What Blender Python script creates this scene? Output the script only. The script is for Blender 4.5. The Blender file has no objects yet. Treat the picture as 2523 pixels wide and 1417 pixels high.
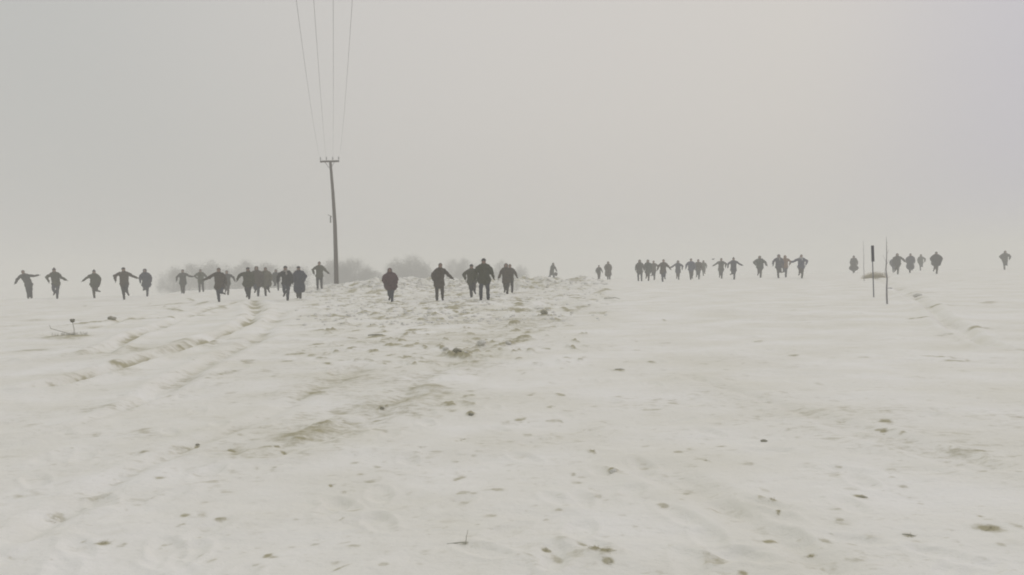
import bpy, bmesh, math, random
import numpy as np
from mathutils import Vector, Matrix, Euler

S = bpy.context.scene
COL = S.collection
# ------------------------------------------------------------------ camera
PW, PH, F = 2523.0, 1417.0, 2185.0      # photograph frame and focal length in its pixels
CAM_H = 1.2
cam_d = bpy.data.cameras.new('camera'); cam = bpy.data.objects.new('camera', cam_d); COL.objects.link(cam)
cam_d.sensor_fit = 'HORIZONTAL'; cam_d.sensor_width = 36.0; cam_d.lens = 36.0*F/PW
cam_d.clip_start = 0.05; cam_d.clip_end = 3000
PITCH = math.atan(49.5/F); ROLL = math.radians(1.33)
CM = Euler((math.pi/2-PITCH, 0, 0)).to_matrix() @ Matrix.Rotation(-ROLL, 3, 'Z')
cam.matrix_world = Matrix.Translation((0, 0, CAM_H)) @ CM.to_4x4()
S.camera = cam
# ------------------------------------------------------------------ render look
S.view_settings.view_transform = 'Standard'; S.view_settings.look = 'None'
S.view_settings.gamma = 1.0; S.view_settings.use_curve_mapping = False
S.view_settings.exposure = 0.11
S.render.engine = 'CYCLES'
S.cycles.max_bounces = 10; S.cycles.diffuse_bounces = 4; S.cycles.glossy_bounces = 2
S.cycles.volume_bounces = 5
S.cycles.filter_width = 1.9
S.cycles.use_denoising = True
# ------------------------------------------------------------------ world: overcast snow sky
SUN_EL, SUN_AZ = math.radians(48), math.radians(35)
w = bpy.data.worlds.new('World'); S.world = w; w.use_nodes = True
nt = w.node_tree; nt.nodes.clear()
def N(t, tree, **kw):
    n = tree.nodes.new(t)
    for k, v in kw.items(): setattr(n, k, v)
    return n
out = N('ShaderNodeOutputWorld', nt); bg = N('ShaderNodeBackground', nt); bg.inputs[1].default_value = 0.1
sky = N('ShaderNodeTexSky', nt, sky_type='NISHITA'); sky.sun_disc = False
sky.sun_elevation = SUN_EL; sky.sun_rotation = SUN_AZ; sky.air_density = 2; sky.dust_density = 8
tc = N('ShaderNodeTexCoord', nt)
# cloud deck: an even grey cover, slightly warm overhead-ahead, cooler to one side
dotw = N('ShaderNodeVectorMath', nt, operation='DOT_PRODUCT'); dotw.inputs[1].default_value = Vector((0.16, 0.90, 0.40)).normalized()
mr = N('ShaderNodeMapRange', nt); mr.inputs['From Min'].default_value = 0.78; mr.inputs['From Max'].default_value = 1.0
mr.interpolation_type = 'SMOOTHSTEP'
nt.links.new(tc.outputs['Generated'], dotw.inputs[0]); nt.links.new(dotw.outputs['Value'], mr.inputs['Value'])
mixa = N('ShaderNodeMix', nt, data_type='RGBA'); mixa.inputs[6].default_value = (4.78, 4.78, 4.66, 1); mixa.inputs[7].default_value = (5.68, 5.46, 5.28, 1)
nt.links.new(mr.outputs['Result'], mixa.inputs[0])
sep = N('ShaderNodeSeparateXYZ', nt); nt.links.new(tc.outputs['Generated'], sep.inputs[0])
mrb = N('ShaderNodeMapRange', nt); mrb.inputs['From Min'].default_value = 0.28; mrb.inputs['From Max'].default_value = 0.56; mrb.interpolation_type = 'SMOOTHSTEP'
nt.links.new(sep.outputs['X'], mrb.inputs['Value'])
mixb = N('ShaderNodeMix', nt, data_type='RGBA'); mixb.inputs[7].default_value = (4.75, 4.68, 5.35, 1)
nt.links.new(mrb.outputs['Result'], mixb.inputs[0]); nt.links.new(mixa.outputs[2], mixb.inputs[6])
mixc = N('ShaderNodeMix', nt, data_type='RGBA'); mixc.inputs[0].default_value = 0.94
nt.links.new(sky.outputs[0], mixc.inputs[6]); nt.links.new(mixb.outputs[2], mixc.inputs[7])
nt.links.new(mixc.outputs[2], bg.inputs[0]); nt.links.new(bg.outputs[0], out.inputs[0])
# ------------------------------------------------------------------ sun behind the cloud
sl = bpy.data.lights.new('sun', 'SUN'); sl.energy = 0.55; sl.angle = math.radians(24); sl.color = (1.0, 0.96, 0.9)
so = bpy.data.objects.new('sun', sl); COL.objects.link(so)
so.rotation_euler = Vector((math.sin(SUN_AZ)*math.cos(SUN_EL), math.cos(SUN_AZ)*math.cos(SUN_EL), math.sin(SUN_EL))).to_track_quat('Z', 'Y').to_euler()
so.location = (30, 60, 60)

# ------------------------------------------------------------------ helpers
def ray(u, v):
    return CM @ Vector(((u-PW/2)/F, -(v-PH/2)/F, -1.0))
def at_depth(u, v, d):
    r = ray(u, v); return Vector((0, 0, CAM_H)) + r*(d/r.y)
def vhor(u, z=None):
    # image row of the horizon at column u
    lo, hi = 0.0, 1417.0
    for _ in range(40):
        m = (lo+hi)/2
        if ray(u, m).z > 0: lo = m
        else: hi = m
    return lo
def flat_xy(u, v):
    r = ray(u, v); t = -CAM_H/min(r.z, -0.002); return r.x*t, r.y*t

def tag(o, label=None, cat=None, group=None, kind=None):
    if label: o['label'] = label
    if cat: o['category'] = cat
    if group: o['group'] = group
    if kind: o['kind'] = kind
    return o
def link(name, me, parent=None, mats=()):
    o = bpy.data.objects.new(name, me); COL.objects.link(o)
    for m in mats: me.materials.append(m)
    if parent: o.parent = parent
    return o
def empty(name, loc, rz=0):
    o = bpy.data.objects.new(name, None); COL.objects.link(o); o.location = loc; o.rotation_euler = (0, 0, rz); o.empty_display_size = 0.3
    return o

def mat(name, col, rough=0.85, var=0.25, scale=6.0, bump=0.0, bscale=30.0, col2=None):
    m = bpy.data.materials.new(name); m.use_nodes = True; t = m.node_tree
    b = t.nodes['Principled BSDF']; b.inputs['Roughness'].default_value = rough
    b.inputs['Specular IOR Level'].default_value = 0.2
    co = N('ShaderNodeTexCoord', t); nz = N('ShaderNodeTexNoise', t); nz.inputs['Scale'].default_value = scale; nz.inputs['Detail'].default_value = 4
    t.links.new(co.outputs['Object'], nz.inputs['Vector'])
    mx = N('ShaderNodeMix', t, data_type='RGBA')
    c1 = tuple(c*(1-var) for c in col); c2 = col2 or tuple(min(1, c*(1+var)) for c in col)
    mx.inputs[6].default_value = (*c1, 1); mx.inputs[7].default_value = (*c2, 1)
    t.links.new(nz.outputs[0], mx.inputs[0]); t.links.new(mx.outputs[2], b.inputs['Base Color'])
    if bump:
        n2 = N('ShaderNodeTexNoise', t); n2.inputs['Scale'].default_value = bscale; n2.inputs['Detail'].default_value = 3
        t.links.new(co.outputs['Object'], n2.inputs['Vector'])
        bp = N('ShaderNodeBump', t); bp.inputs['Strength'].default_value = bump; bp.inputs['Distance'].default_value = 0.02
        t.links.new(n2.outputs[0], bp.inputs['Height']); t.links.new(bp.outputs[0], b.inputs['Normal'])
    return m

# lattice value noise in numpy
def _h(ix, iy, seed):
    n = (ix.astype(np.int64)*374761393 + iy.astype(np.int64)*668265263 + seed*1442695041) & 0x7fffffff
    n = ((n ^ (n >> 13))*1274126177) & 0x7fffffff
    return ((n ^ (n >> 16)) & 0xffff)/65535.0
def vnoise(x, y, wl, seed=0):
    x = np.asarray(x, float)/wl; y = np.asarray(y, float)/wl
    ix = np.floor(x); iy = np.floor(y); fx = x-ix; fy = y-iy
    fx = fx*fx*(3-2*fx); fy = fy*fy*(3-2*fy)
    a = _h(ix, iy, seed); b = _h(ix+1, iy, seed); c = _h(ix, iy+1, seed); d = _h(ix+1, iy+1, seed)
    return (a*(1-fx)+b*fx)*(1-fy)+(c*(1-fx)+d*fx)*fy*1.0-0.5
def fbm(x, y, wl, seed=0, n=3):
    s = 0; a = 1.0
    for k in range(n):
        s = s + a*vnoise(x*0.96+y*0.28, y*0.96-x*0.28, wl, seed+k*17); wl *= 0.5; a *= 0.5
    return s

# ------------------------------------------------------------------ people table
# u, vtop, ufoot, vfoot, arms (left of picture, right of picture), legs, coat, head, colour, options
# arm = (upper angle out from the body, forearm angle, forward reach of upper, forward reach of forearm)
# legs = (left, right) each (sideways px-ish, thigh forward, knee bend)
A_DN = (12, 6, 0, .1); A_BENT = (38, -12, -.3, .9); A_BENTW = (55, -25, -.2, .6); A_BACK = (18, 14, -.6, -.1)
ST = (-.09, .14, .26); R1 = (.0, .35, 1.95); R2 = (.03, .60, 1.85); R3 = (-.02, .05, 1.25); W1 = (.06, .25, .2); W2 = (.05, -.25, .35)
NV, BK, OL, BR, GY, TN, BL, MR, GN = 'navy', 'black', 'olive', 'brown', 'grey', 'tan', 'blue', 'maroon', 'green'
P = [
 (52,665,70,737,(38,25,0,0),(78,97,0,0),(ST,(.05,.1,.3)),'jacket','hair',GY,dict(lean=-.20),
  'person in grey jacket with one arm out level, nearest the left edge'),
 (136,656,141,735,(46,-22,0,.2),(32,58,0,.1),(R2,ST),'jacket','hat',OL,dict(lean=-.04,bulk=1.05),
  'person in olive jacket, one hand trailing out, second from the left edge'),
 (233,665,233,738,(52,50,0,.1),(24,-2,0,.1),(ST,R1),'jacket','hat',OL,dict(bulk=1.25),
  'stocky person in bulky olive jacket, third from the left edge'),
 (306,656,306,737,(58,-10,0,.3),(52,66,0,0),(ST,R2),'jacket','cap',BR,dict(),
  'person in brown jacket and peaked cap turned aside, fourth from the left of the line'),
 (356,662,363,732,(22,-4,0,0),(28,-2,0,.2),(R1,ST),'parka','hood',NV,dict(bulk=1.25,lean=-.03),
  'person in wide navy parka with low arms, fifth from the left edge'),
 (453,664,453,725,(40,8,0,.3),(50,84,0,0),(W2,ST),'parka','hair',GY,dict(lean=.02,bulk=1.1),
  'small distant person in grey parka, one arm straight out before the left trees'),
 (498,662,492,720,(48,-40,0,.2),(36,52,0,0),((.02,.1,.1),(.08,.0,.3)),'jacket','hair',OL,dict(),
  'slim distant person with one hand on hip, before the left trees'),
 (545,661,540,747,(56,66,0,0),(20,10,-.4,.2),(ST,R1),'parka','hair',BR,dict(bulk=1.1),
  'person in dark brown coat reaching one arm out, hiding most of a grey runner'),
 (566,665,562,728,(20,10,-.3,.1),(52,20,0,.2),(R2,ST),'jacket','hair',GY,dict(),
  'person in grey jacket half hidden behind the runner in the dark brown coat'),
 (617,659,614,740,(60,22,0,0),(14,8,-.3,.1),(R3,ST),'jacket','cap',OL,dict(lean=.02,bulk=1.3),
  'person in olive jacket with crooked outstretched arm at the near end of the packed group'),
 (641,652,636,728,(18,8,0,.3),(18,8,0,.3),(R2,ST),'parka','hood',BR,dict(bulk=1.45),
  'person in brown hooded parka, tallest in the middle of the packed group'),
 (656,657,655,730,(18,0,0,.5),(26,-4,0,.5),(ST,R2),'parka','hair',TN,dict(bulk=1.45),
  'person in tan-olive parka at the right side of the packed group'),
 (681,664,686,718,(16,6,0,.2),(14,8,0,.1),(R1,(.08,.1,.2)),'jacket','hood',GY,dict(k=.95,bulk=1.25),
  'hooded person seen partly between the packed group and the pale scarf runner'),
 (699,655,709,743,(40,2,-.2,.2),(20,4,-.3,.1),(R2,ST),'jacket','beanie',BK,dict(scarf='grey',lean=-.02),
  'person in black jacket with round dark beanie and pale scarf, running upright'),
 (733,657,740,740,(14,4,0,.5),(30,-14,-.1,.4),((.02,.1,.7),ST),'coat','cap',NV,dict(bulk=1.2),
  'person in long slate coat and flat cap beside the pale scarf runner'),
 (780,647,783,717,(44,-16,0,.4),(34,46,0,.1),((.05,.1,.15),(.03,-.05,.1)),'jacket','hair',OL,dict(lean=.02),
  'person in olive jacket with straight legs apart, just left of the leaning power pole'),
 (961,662,966,750,(24,-8,0,.7),(24,-8,0,.7),(R3,ST),'puffer','hood',MR,dict(bulk=1.45,k=.93,lean=-.02),
  'hooded person in wide puffy maroon and black jacket, right of the power pole'),
 (1086,650,1077,745,(34,-10,-.1,.3),(34,46,0,0),((.04,.10,.15),(.07,.0,.45)),'parka','hair',BR,dict(bulk=1.1,lean=.06),
  'person in brown hip-length coat striding alone, one arm swung out'),
 (1167,652,1162,738,(42,-16,0,.4),(16,6,0,.2),(ST,R2),'jacket','beanie',OL,dict(bulk=1.15),
  'shorter person in olive jacket beside the tallest runner, one knee lifted'),
 (1207,637,1203,742,(30,10,0,.2),(24,18,0,.1),((.10,.12,.15),(.09,.0,.05)),'jacket','beanie',OL,dict(bulk=1.25),
  'tallest and nearest person, broad olive jacket and long striding legs'),
 (1246,651,1250,730,(26,20,0,0),(14,4,0,.3),(R3,ST),'parka','hood',BR,dict(),
  'person in brown coat with one straight arm, front one of a close pair'),
 (1257,653,1262,726,(14,4,0,.3),(28,20,0,0),(R2,(.02,.1,.3)),'jacket','hair',BR,dict(),
  'person half hidden behind the runner in the brown coat, back one of a close pair'),
 (1371,643,1366,688,(22,4,0,.2),(26,30,.2,0),((.0,-.35,.5),(.0,.35,.15)),'parka','hood',GY,dict(rz=50,k=.92,lean=.02),
  'person in grey hooded coat walking alone, bag at the side'),
 (1479,652,1475,690,(26,0,0,.3),(24,20,0,0),(ST,R3),'jacket','hat',GY,dict(k=.72,lean=.02),
  'small child in grey jacket beside a stocky adult'),
 (1502,644,1498,690,(22,-6,0,.4),(20,-6,0,.4),(ST,W1),'coat','hood',BR,dict(bulk=1.3,k=.95),
  'stocky adult in long brown-grey coat beside the small child'),
 (1577,640,1573,694,(22,6,0,.2),(20,8,0,.3),((.05,.1,.1),(.07,.1,.15)),'parka','hood',GY,dict(bulk=1.15),
  'person in grey parka at the left end of the trio right of the child'),
 (1597,639,1598,693,(20,4,0,.3),(18,4,0,.3),(R2,ST),'parka','hood',GN,dict(bulk=1.1),
  'person in dark green parka in the middle of the trio'),
 (1609,641,1612,690,(16,4,0,.3),(44,-10,0,.2),(R1,ST),'jacket','hair',BR,dict(),
  'person in brown jacket with elbow pushed out at the right end of the trio'),
 (1635,641,1633,698,(36,20,0,.2),(34,36,0,0),(ST,R2),'parka','hair',BR,dict(bulk=1.1,lean=.03),
  'person in brown coat right of the trio, arm swung low to the right'),
 (1673,641,1672,690,(48,62,0,0),(44,-10,0,.2),(R3,ST),'parka','hood',NV,dict(),
  'slim person in navy coat, one thin arm stretched left, right of the trio'),
 (1705,636,1702,690,(36,10,0,0),(18,4,0,.3),(ST,R3),'jacket','hair',BL,dict(),
  'person in blue-grey jacket, arm hanging out, first of a distant group of three'),
 (1724,636,1722,687,(22,4,0,.3),(18,4,0,.3),(R2,ST),'jacket','hair',BR,dict(),
  'person in brown-grey jacket, second of a distant group of three'),
 (1734,640,1733,679,(16,4,0,.3),(24,0,0,.2),(ST,R2),'parka','hood',OL,dict(k=.85),
  'shorter person in olive coat at the back of a distant group of three'),
 (1780,634,1778,686,(52,58,0,0),(44,-14,0,.2),(R3,ST),'parka','hair',GY,dict(lean=.02),
  'person in grey coat with arm stretched left, below the small bird'),
 (1811,634,1809,691,(46,8,0,0),(48,60,0,0),(R1,ST),'parka','hat',NV,dict(bulk=1.05),
  'person in navy coat with both arms spread, right of the runner under the bird'),
 (1870,629,1874,685,(52,-26,0,.2),(48,20,0,.1),(R2,ST),'puffer','hood',GN,dict(bulk=1.2,lean=-.02),
  'person in bulky dark green jacket, elbows up, running alone between two pairs'),
 (1917,626,1918,686,(42,4,0,.1),(20,4,0,.3),(ST,R1),'jacket','hood',NV,dict(scarf='grey',bulk=1.1),
  'person in navy jacket with pale scarf, left one of a pair'),
 (1936,630,1936,686,(18,4,0,.3),(48,-20,0,.2),(R1,ST),'jacket','hood','rust',dict(bulk=1.05),
  'person in rusty tan jacket, right one of a distant pair'),
 (1976,627,1976,687,(60,68,0,0),(46,-22,0,.3),(R2,ST),'jacket','hair',BL,dict(scarf='white',bulk=1.15),
  'person in blue jacket with pale collar, last runner before the wide gap'),
 (2106,628,2103,673,(16,8,0,.2),(20,8,0,.2),(ST,R3),'cape','pointed',GY,dict(k=.95,bulk=1.15),
  'person in flared dark coat with pointed hood, left of the marker posts'),
 (2195,633,2201,672,(34,4,0,.2),(16,4,0,.3),(ST,R2),'puffer','hood',NV,dict(bulk=1.3,k=.85),
  'short bulky person right beside the bare sapling'),
 (2212,624,2212,677,(18,4,0,.3),(50,40,0,0),(R2,ST),'puffer','hood',GY,dict(bulk=1.3,lean=.0),
  'bulky person in dark grey jacket with elbow out, second right of the bare sapling'),
 (2244,624,2242,673,(26,-4,0,.3),(26,-4,0,.3),(ST,R2),'coat','cap',NV,dict(bulk=1.3),
  'person in wide navy coat and flat cap, third right of the bare sapling'),
 (2271,626,2268,667,(18,4,0,.3),(46,-10,0,.2),(ST,R1),'jacket','hood',GN,dict(bulk=1.15),
  'person in green-grey jacket, fourth right of the bare sapling'),
 (2309,620,2308,676,(34,-10,0,.3),(34,-10,0,.3),(R2,ST),'puffer','beanie',BK,dict(bulk=1.5),
  'very bulky person in round black jacket, alone right of the sapling group'),
 (2477,617,2475,665,(44,-20,0,.3),(44,-14,0,.2),(ST,R1),'puffer','hood',GY,dict(bulk=1.1),
  'lone grey person at the far right edge of the picture'),
]
HREF = {'k': 1.70}
people = []
for row in P:
    u, vt, uf, vf = row[:4]; k = row[10].get('k', 1.0)
    hp = vf-vt
    d_size = 1.66*k*F/hp
    d_flat = CAM_H*F/max(vf-vhor(uf), 14)
    d = d_size**0.6*d_flat**0.4
    pt = at_depth(uf, vf, d)
    people.append((row, d, pt, hp*d/F))
PX = np.array([[p[2].x, p[2].y, p[2].z] for p in people])
# extra ground control points (column, row, depth)
for (u, v, d) in [(826,702,64),(2153,731,28.8),(2186,749,23.6),(2129,690,52),(860,698,58),(960,700,58),(1040,697,58),(1340,694,62),(1420,692,66),(1300,704,58),(930,696,60)]:
    q = at_depth(u, v, d); PX = np.vstack([PX, [q.x, q.y, q.z]])

YC_U = [-400, 0, 400, 450, 800, 850, 1330, 1420, 2523, 2900]
YC_D = [49, 49, 53, 66, 70, 63, 66, 82, 86, 86]
def sstep(a, b, x):
    t = np.clip((x-a)/(b-a), 0, 1); return t*t*(3-2*t)
def ground_base(x, y):
    x = np.asarray(x, float); y = np.asarray(y, float)
    r = np.hypot(x, y)
    yy = np.maximum(y, 0.5)
    u = PW/2+F*x/yy
    yc = np.interp(u, YC_U, YC_D)
    z = np.zeros_like(x)
    num = np.zeros_like(x); den = np.full_like(x, 0.25)
    for (px, py, pz) in PX:
        w_ = np.exp(-(((x-px)/2.6)**2+((y-py)/6.0)**2))
        num += w_*pz; den += w_
    z = num/den
    over = np.maximum(y-yc, 0)
    dr = np.where(over < 8, over*over*0.035/16, 0.07+(over-4-2)*0.0)  # soft start
    dr = 0.04*(np.sqrt(over*over+36)-6)
    z = z*np.exp(-over/25) - np.minimum(dr, 2.6+0*dr)
    # foreground relief
    z = z + 0.10*fbm(x, y, 9.0, 3, 2)*sstep(6, 22, r)*np.exp(-np.maximum(r-60, 0)/30)
    return z

# dirt and wear on the snow: (column, row, half width, half height, strength, height)
PATCH = [(770,1070,110,38,.30,.01),(1010,995,120,34,.22,.01),(880,940,110,24,.20,0),(1150,880,110,26,.18,0),(640,1120,130,22,.18,0),(480,848,110,14,.25,0),(230,925,110,12,.30,0),(260,1225,90,24,.22,0),(1480,1375,90,26,.25,0),(1000,830,240,40,.16,0),(1240,790,160,20,.2,0),(1080,1110,240,30,.14,0),(1320,1090,260,40,.12,0),(760,1075,60,24,.55,.015),(805,1050,28,14,.6,.03),(735,1095,22,8,.6,.02),(985,995,48,18,.45,.02),(942,1006,7,6,.9,.02),(1110,998,20,6,.75,.03),(1155,998,14,9,.7,.03),
(1160,1022,11,4,.8,.02),(1155,977,14,3,.7,.01),(1128,875,13,7,1,.08),(1095,860,6,7,.7,.05),(1185,850,13,10,.6,.06),(1148,866,12,7,.5,.06),(1250,849,14,6,.7,.04),
(1050,960,50,8,.45,.02),(850,930,55,12,.32,.01),(775,968,24,5,.6,.01),(275,790,13,5,.9,.04),(170,826,42,4,.8,.02),(208,928,15,4,1,-.02),(243,917,28,5,.85,-.01),
(147,940,17,3,.9,-.02),(113,953,12,5,.7,0),(285,897,17,3,.6,0),(308,894,8,3,.7,0),(615,890,15,3.5,.95,-.02),(557,918,11,5,.8,0),(575,912,6,4,.4,0),
(480,842,38,6,.45,0),(445,849,13,4,.7,0),(510,844,30,3,.5,0),(125,856,32,5,.5,0),(200,866,28,5,.35,0),(265,1218,36,11,.5,.01),(240,1215,12,4,.5,0),(133,1270,26,8,.9,-.02),
(115,1308,22,8,.5,0),(485,1097,5,3,1,0),(450,1103,28,5,.5,0),(395,1183,9,3,.7,0),(570,1113,6,4,.9,0),(600,1118,25,6,.4,0),(660,1108,9,3,.7,0),(700,1118,6,3,.8,0),(680,1107,4,3,.9,0),
(815,1198,4,3,1,0),(842,1277,3,3,.8,0),(455,1272,13,3,.7,0),(440,1296,6,4,.5,0),(500,1272,12,10,.3,0),(253,1342,13,4,.8,0),(660,1368,9,7,.7,0),(835,1403,6,10,.7,0),(720,1345,9,3,.5,0),
(248,1010,40,5,.35,0),(165,1062,7,5,.4,0),(640,1120,20,7,.3,0),(545,1030,14,5,.5,0),(1495,1372,18,9,.9,.02),(1465,1365,14,6,.85,.02),(1500,1390,14,6,.8,0),(1430,1345,11,7,.6,0),(1345,1358,12,4,.8,0),
(1375,1372,12,10,.5,0),(1302,1375,6,12,.5,0),(1510,1163,13,8,.65,.01),(1458,1113,9,4,.9,.01),(1130,1178,9,7,.65,0),(1040,1103,7,3,.8,0),(1075,1113,16,3,.5,0),(1280,1033,12,3,.7,0),(1250,1041,20,5,.4,0),
(1140,1083,4,5,.8,0),(1395,1012,10,3,.5,0),(1527,911,13,2.2,1,.01),(1610,890,8,2.5,.8,.01),(2175,1059,8,2.5,.9,0),(2125,1226,11,4,.9,0),(2240,1320,14,5,.95,0),(2440,1307,17,7,.8,0),(2502,1300,10,8,.5,0),
(2428,1155,13,3,.7,0),(2245,1222,14,3,.7,0),(2220,1217,6,4,.7,0),(1903,1238,6,3,.8,0),(1762,1258,5,7,.7,0),(1919,1267,4,5,.8,0),(1740,1135,4,3,.8,0),(1898,1328,20,4,.6,0),(1940,1343,6,3,.7,0),(1765,1254,12,5,.4,0),
(1999,1362,8,3,.9,0),(1765,1382,28,11,.4,0),(1775,1372,16,4,.5,0),(2385,1110,34,2.5,.6,0),(1830,1407,9,5,.7,0),(2225,1200,10,4,.5,0),(2248,718,8,3,.35,.03),(2262,731,9,3,.35,.03),
(2318,754,8,3,.8,0),(2247,783,7,2,.8,0),(2270,783,7,2,.8,0),(2340,821,34,2,.6,-.03),(2410,806,18,2,.6,0),(2312,876,12,3,.6,0),(2370,886,34,1.6,.6,0),(2010,752,15,2.4,.6,0),(2435,747,14,3,.5,0),(2510,858,25,3,.4,0),
(1955,873,10,3,.5,0),(925,827,13,3,1,.02),(1146,771,13,2.6,.9,.04),(1085,784,7,2.5,.9,.04),(1265,797,10,4,.7,.08),(1338,777,7,4,.8,.08),(900,766,14,3,.6,.08),(1000,765,10,2,.8,.05),(1075,773,8,2,.7,.05),
(1280,833,14,4,.5,.03),(1250,834,8,2,.7,.03),(1352,803,9,3,.6,.04),(780,843,8,3,.6,0),(725,870,14,2.5,.8,0),(710,887,10,2,.8,0),(975,848,12,3,.7,.02),(1005,852,18,2,.6,.02),(955,890,12,2.6,.7,0),(1050,893,14,4,.5,0),
(1380,975,8,3,.6,0),(1360,1000,7,3,.6,0),(1380,1037,6,3,.5,0),(1290,920,4,3,.5,0),(1280,760,20,3,.6,.05),(1160,750,20,3,.5,.05),(1600,1010,18,3,.35,0),(1900,1100,20,5,.25,0),(2050,1080,16,3,.35,0),(2180,1035,14,2.5,.6,0),
(1860,1075,8,3,.5,0),(1995,1145,18,4,.4,0),(2060,1170,20,5,.3,0),(2100,1205,14,4,.5,0),(2200,1160,20,4,.3,0),(2330,1130,16,4,.4,0),(2250,1330,30,8,.3,0),(2150,1320,20,6,.35,0),(2080,1290,26,5,.3,0),(1740,1370,8,3,.5,0),
(640,765,6,12,.5,0),(622,750,10,16,.4,0),(430,760,10,3,.7,.02),(412,748,10,3,.7,.02),(498,745,8,5,.6,.03),(470,738,6,4,.6,.03),(480,776,16,2,.7,0),(420,780,6,2,.7,0),(540,757,16,2.4,.6,.02),(1205,762,14,3,.6,.03),(80,785,20,2,.5,0),(85,808,8,2,.5,0)]
TRACK = [([(628,738),(630,762),(612,790),(560,815),(480,843),(330,893),(215,927),(105,955)],11,.75,-.10),
 ([(590,742),(530,752),(450,780),(330,822),(240,868),(100,880)],9,.65,-.08),
 ([(380,768),(250,800),(130,815),(20,832)],7,.5,-.06),
 ([(700,760),(640,830),(500,900),(330,1000),(200,1050),(60,1085)],12,.4,-.05),
 ([(900,905),(770,965),(640,1040),(470,1100),(280,1190),(60,1330)],18,.26,-.03),
 ([(1320,705),(1240,760),(1160,850),(1040,940),(900,1040),(700,1120)],22,.12,-.02),
 ([(2130,684),(2200,704),(2262,735),(2330,790),(2440,850)],8,.22,-.08),
 ([(1700,930),(1900,990),(2120,1060),(2420,1150)],10,.1,-.02),
 ([(1600,1150),(1850,1290),(2050,1400)],16,.1,-.02),
 ([(1400,720),(1480,724),(1515,742)],4,.3,.04)]
rnd = random.Random(11)
# scattered scuffs: denser where the line has trampled the snow
for k in range(1000):
    v = 720+(rnd.random()**1.1)*690; u = rnd.uniform(-60, 2580)
    c = math.exp(-((u-1050)/520)**2)
    if rnd.random() > 0.28+0.72*c: continue
    s = 0.4+1.0*(v-660)/750
    el = rnd.uniform(1.5, 4.5)
    PATCH.append((u, v, el*rnd.uniform(2.5, 5)*s*(.6+.5*rnd.random()), rnd.uniform(1.6, 4.2)*s, rnd.uniform(.12, .5), 0))
for k in range(300):
    u = rnd.gauss(1040, 210); v = rnd.uniform(705, 900)
    if u < 720+abs(v-760)*.4 or u > 1500: continue
    PATCH.append((u, v, rnd.uniform(4, 12), rnd.uniform(1.2, 3.0), rnd.uniform(.3, .8), rnd.uniform(0, .05)))

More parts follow.
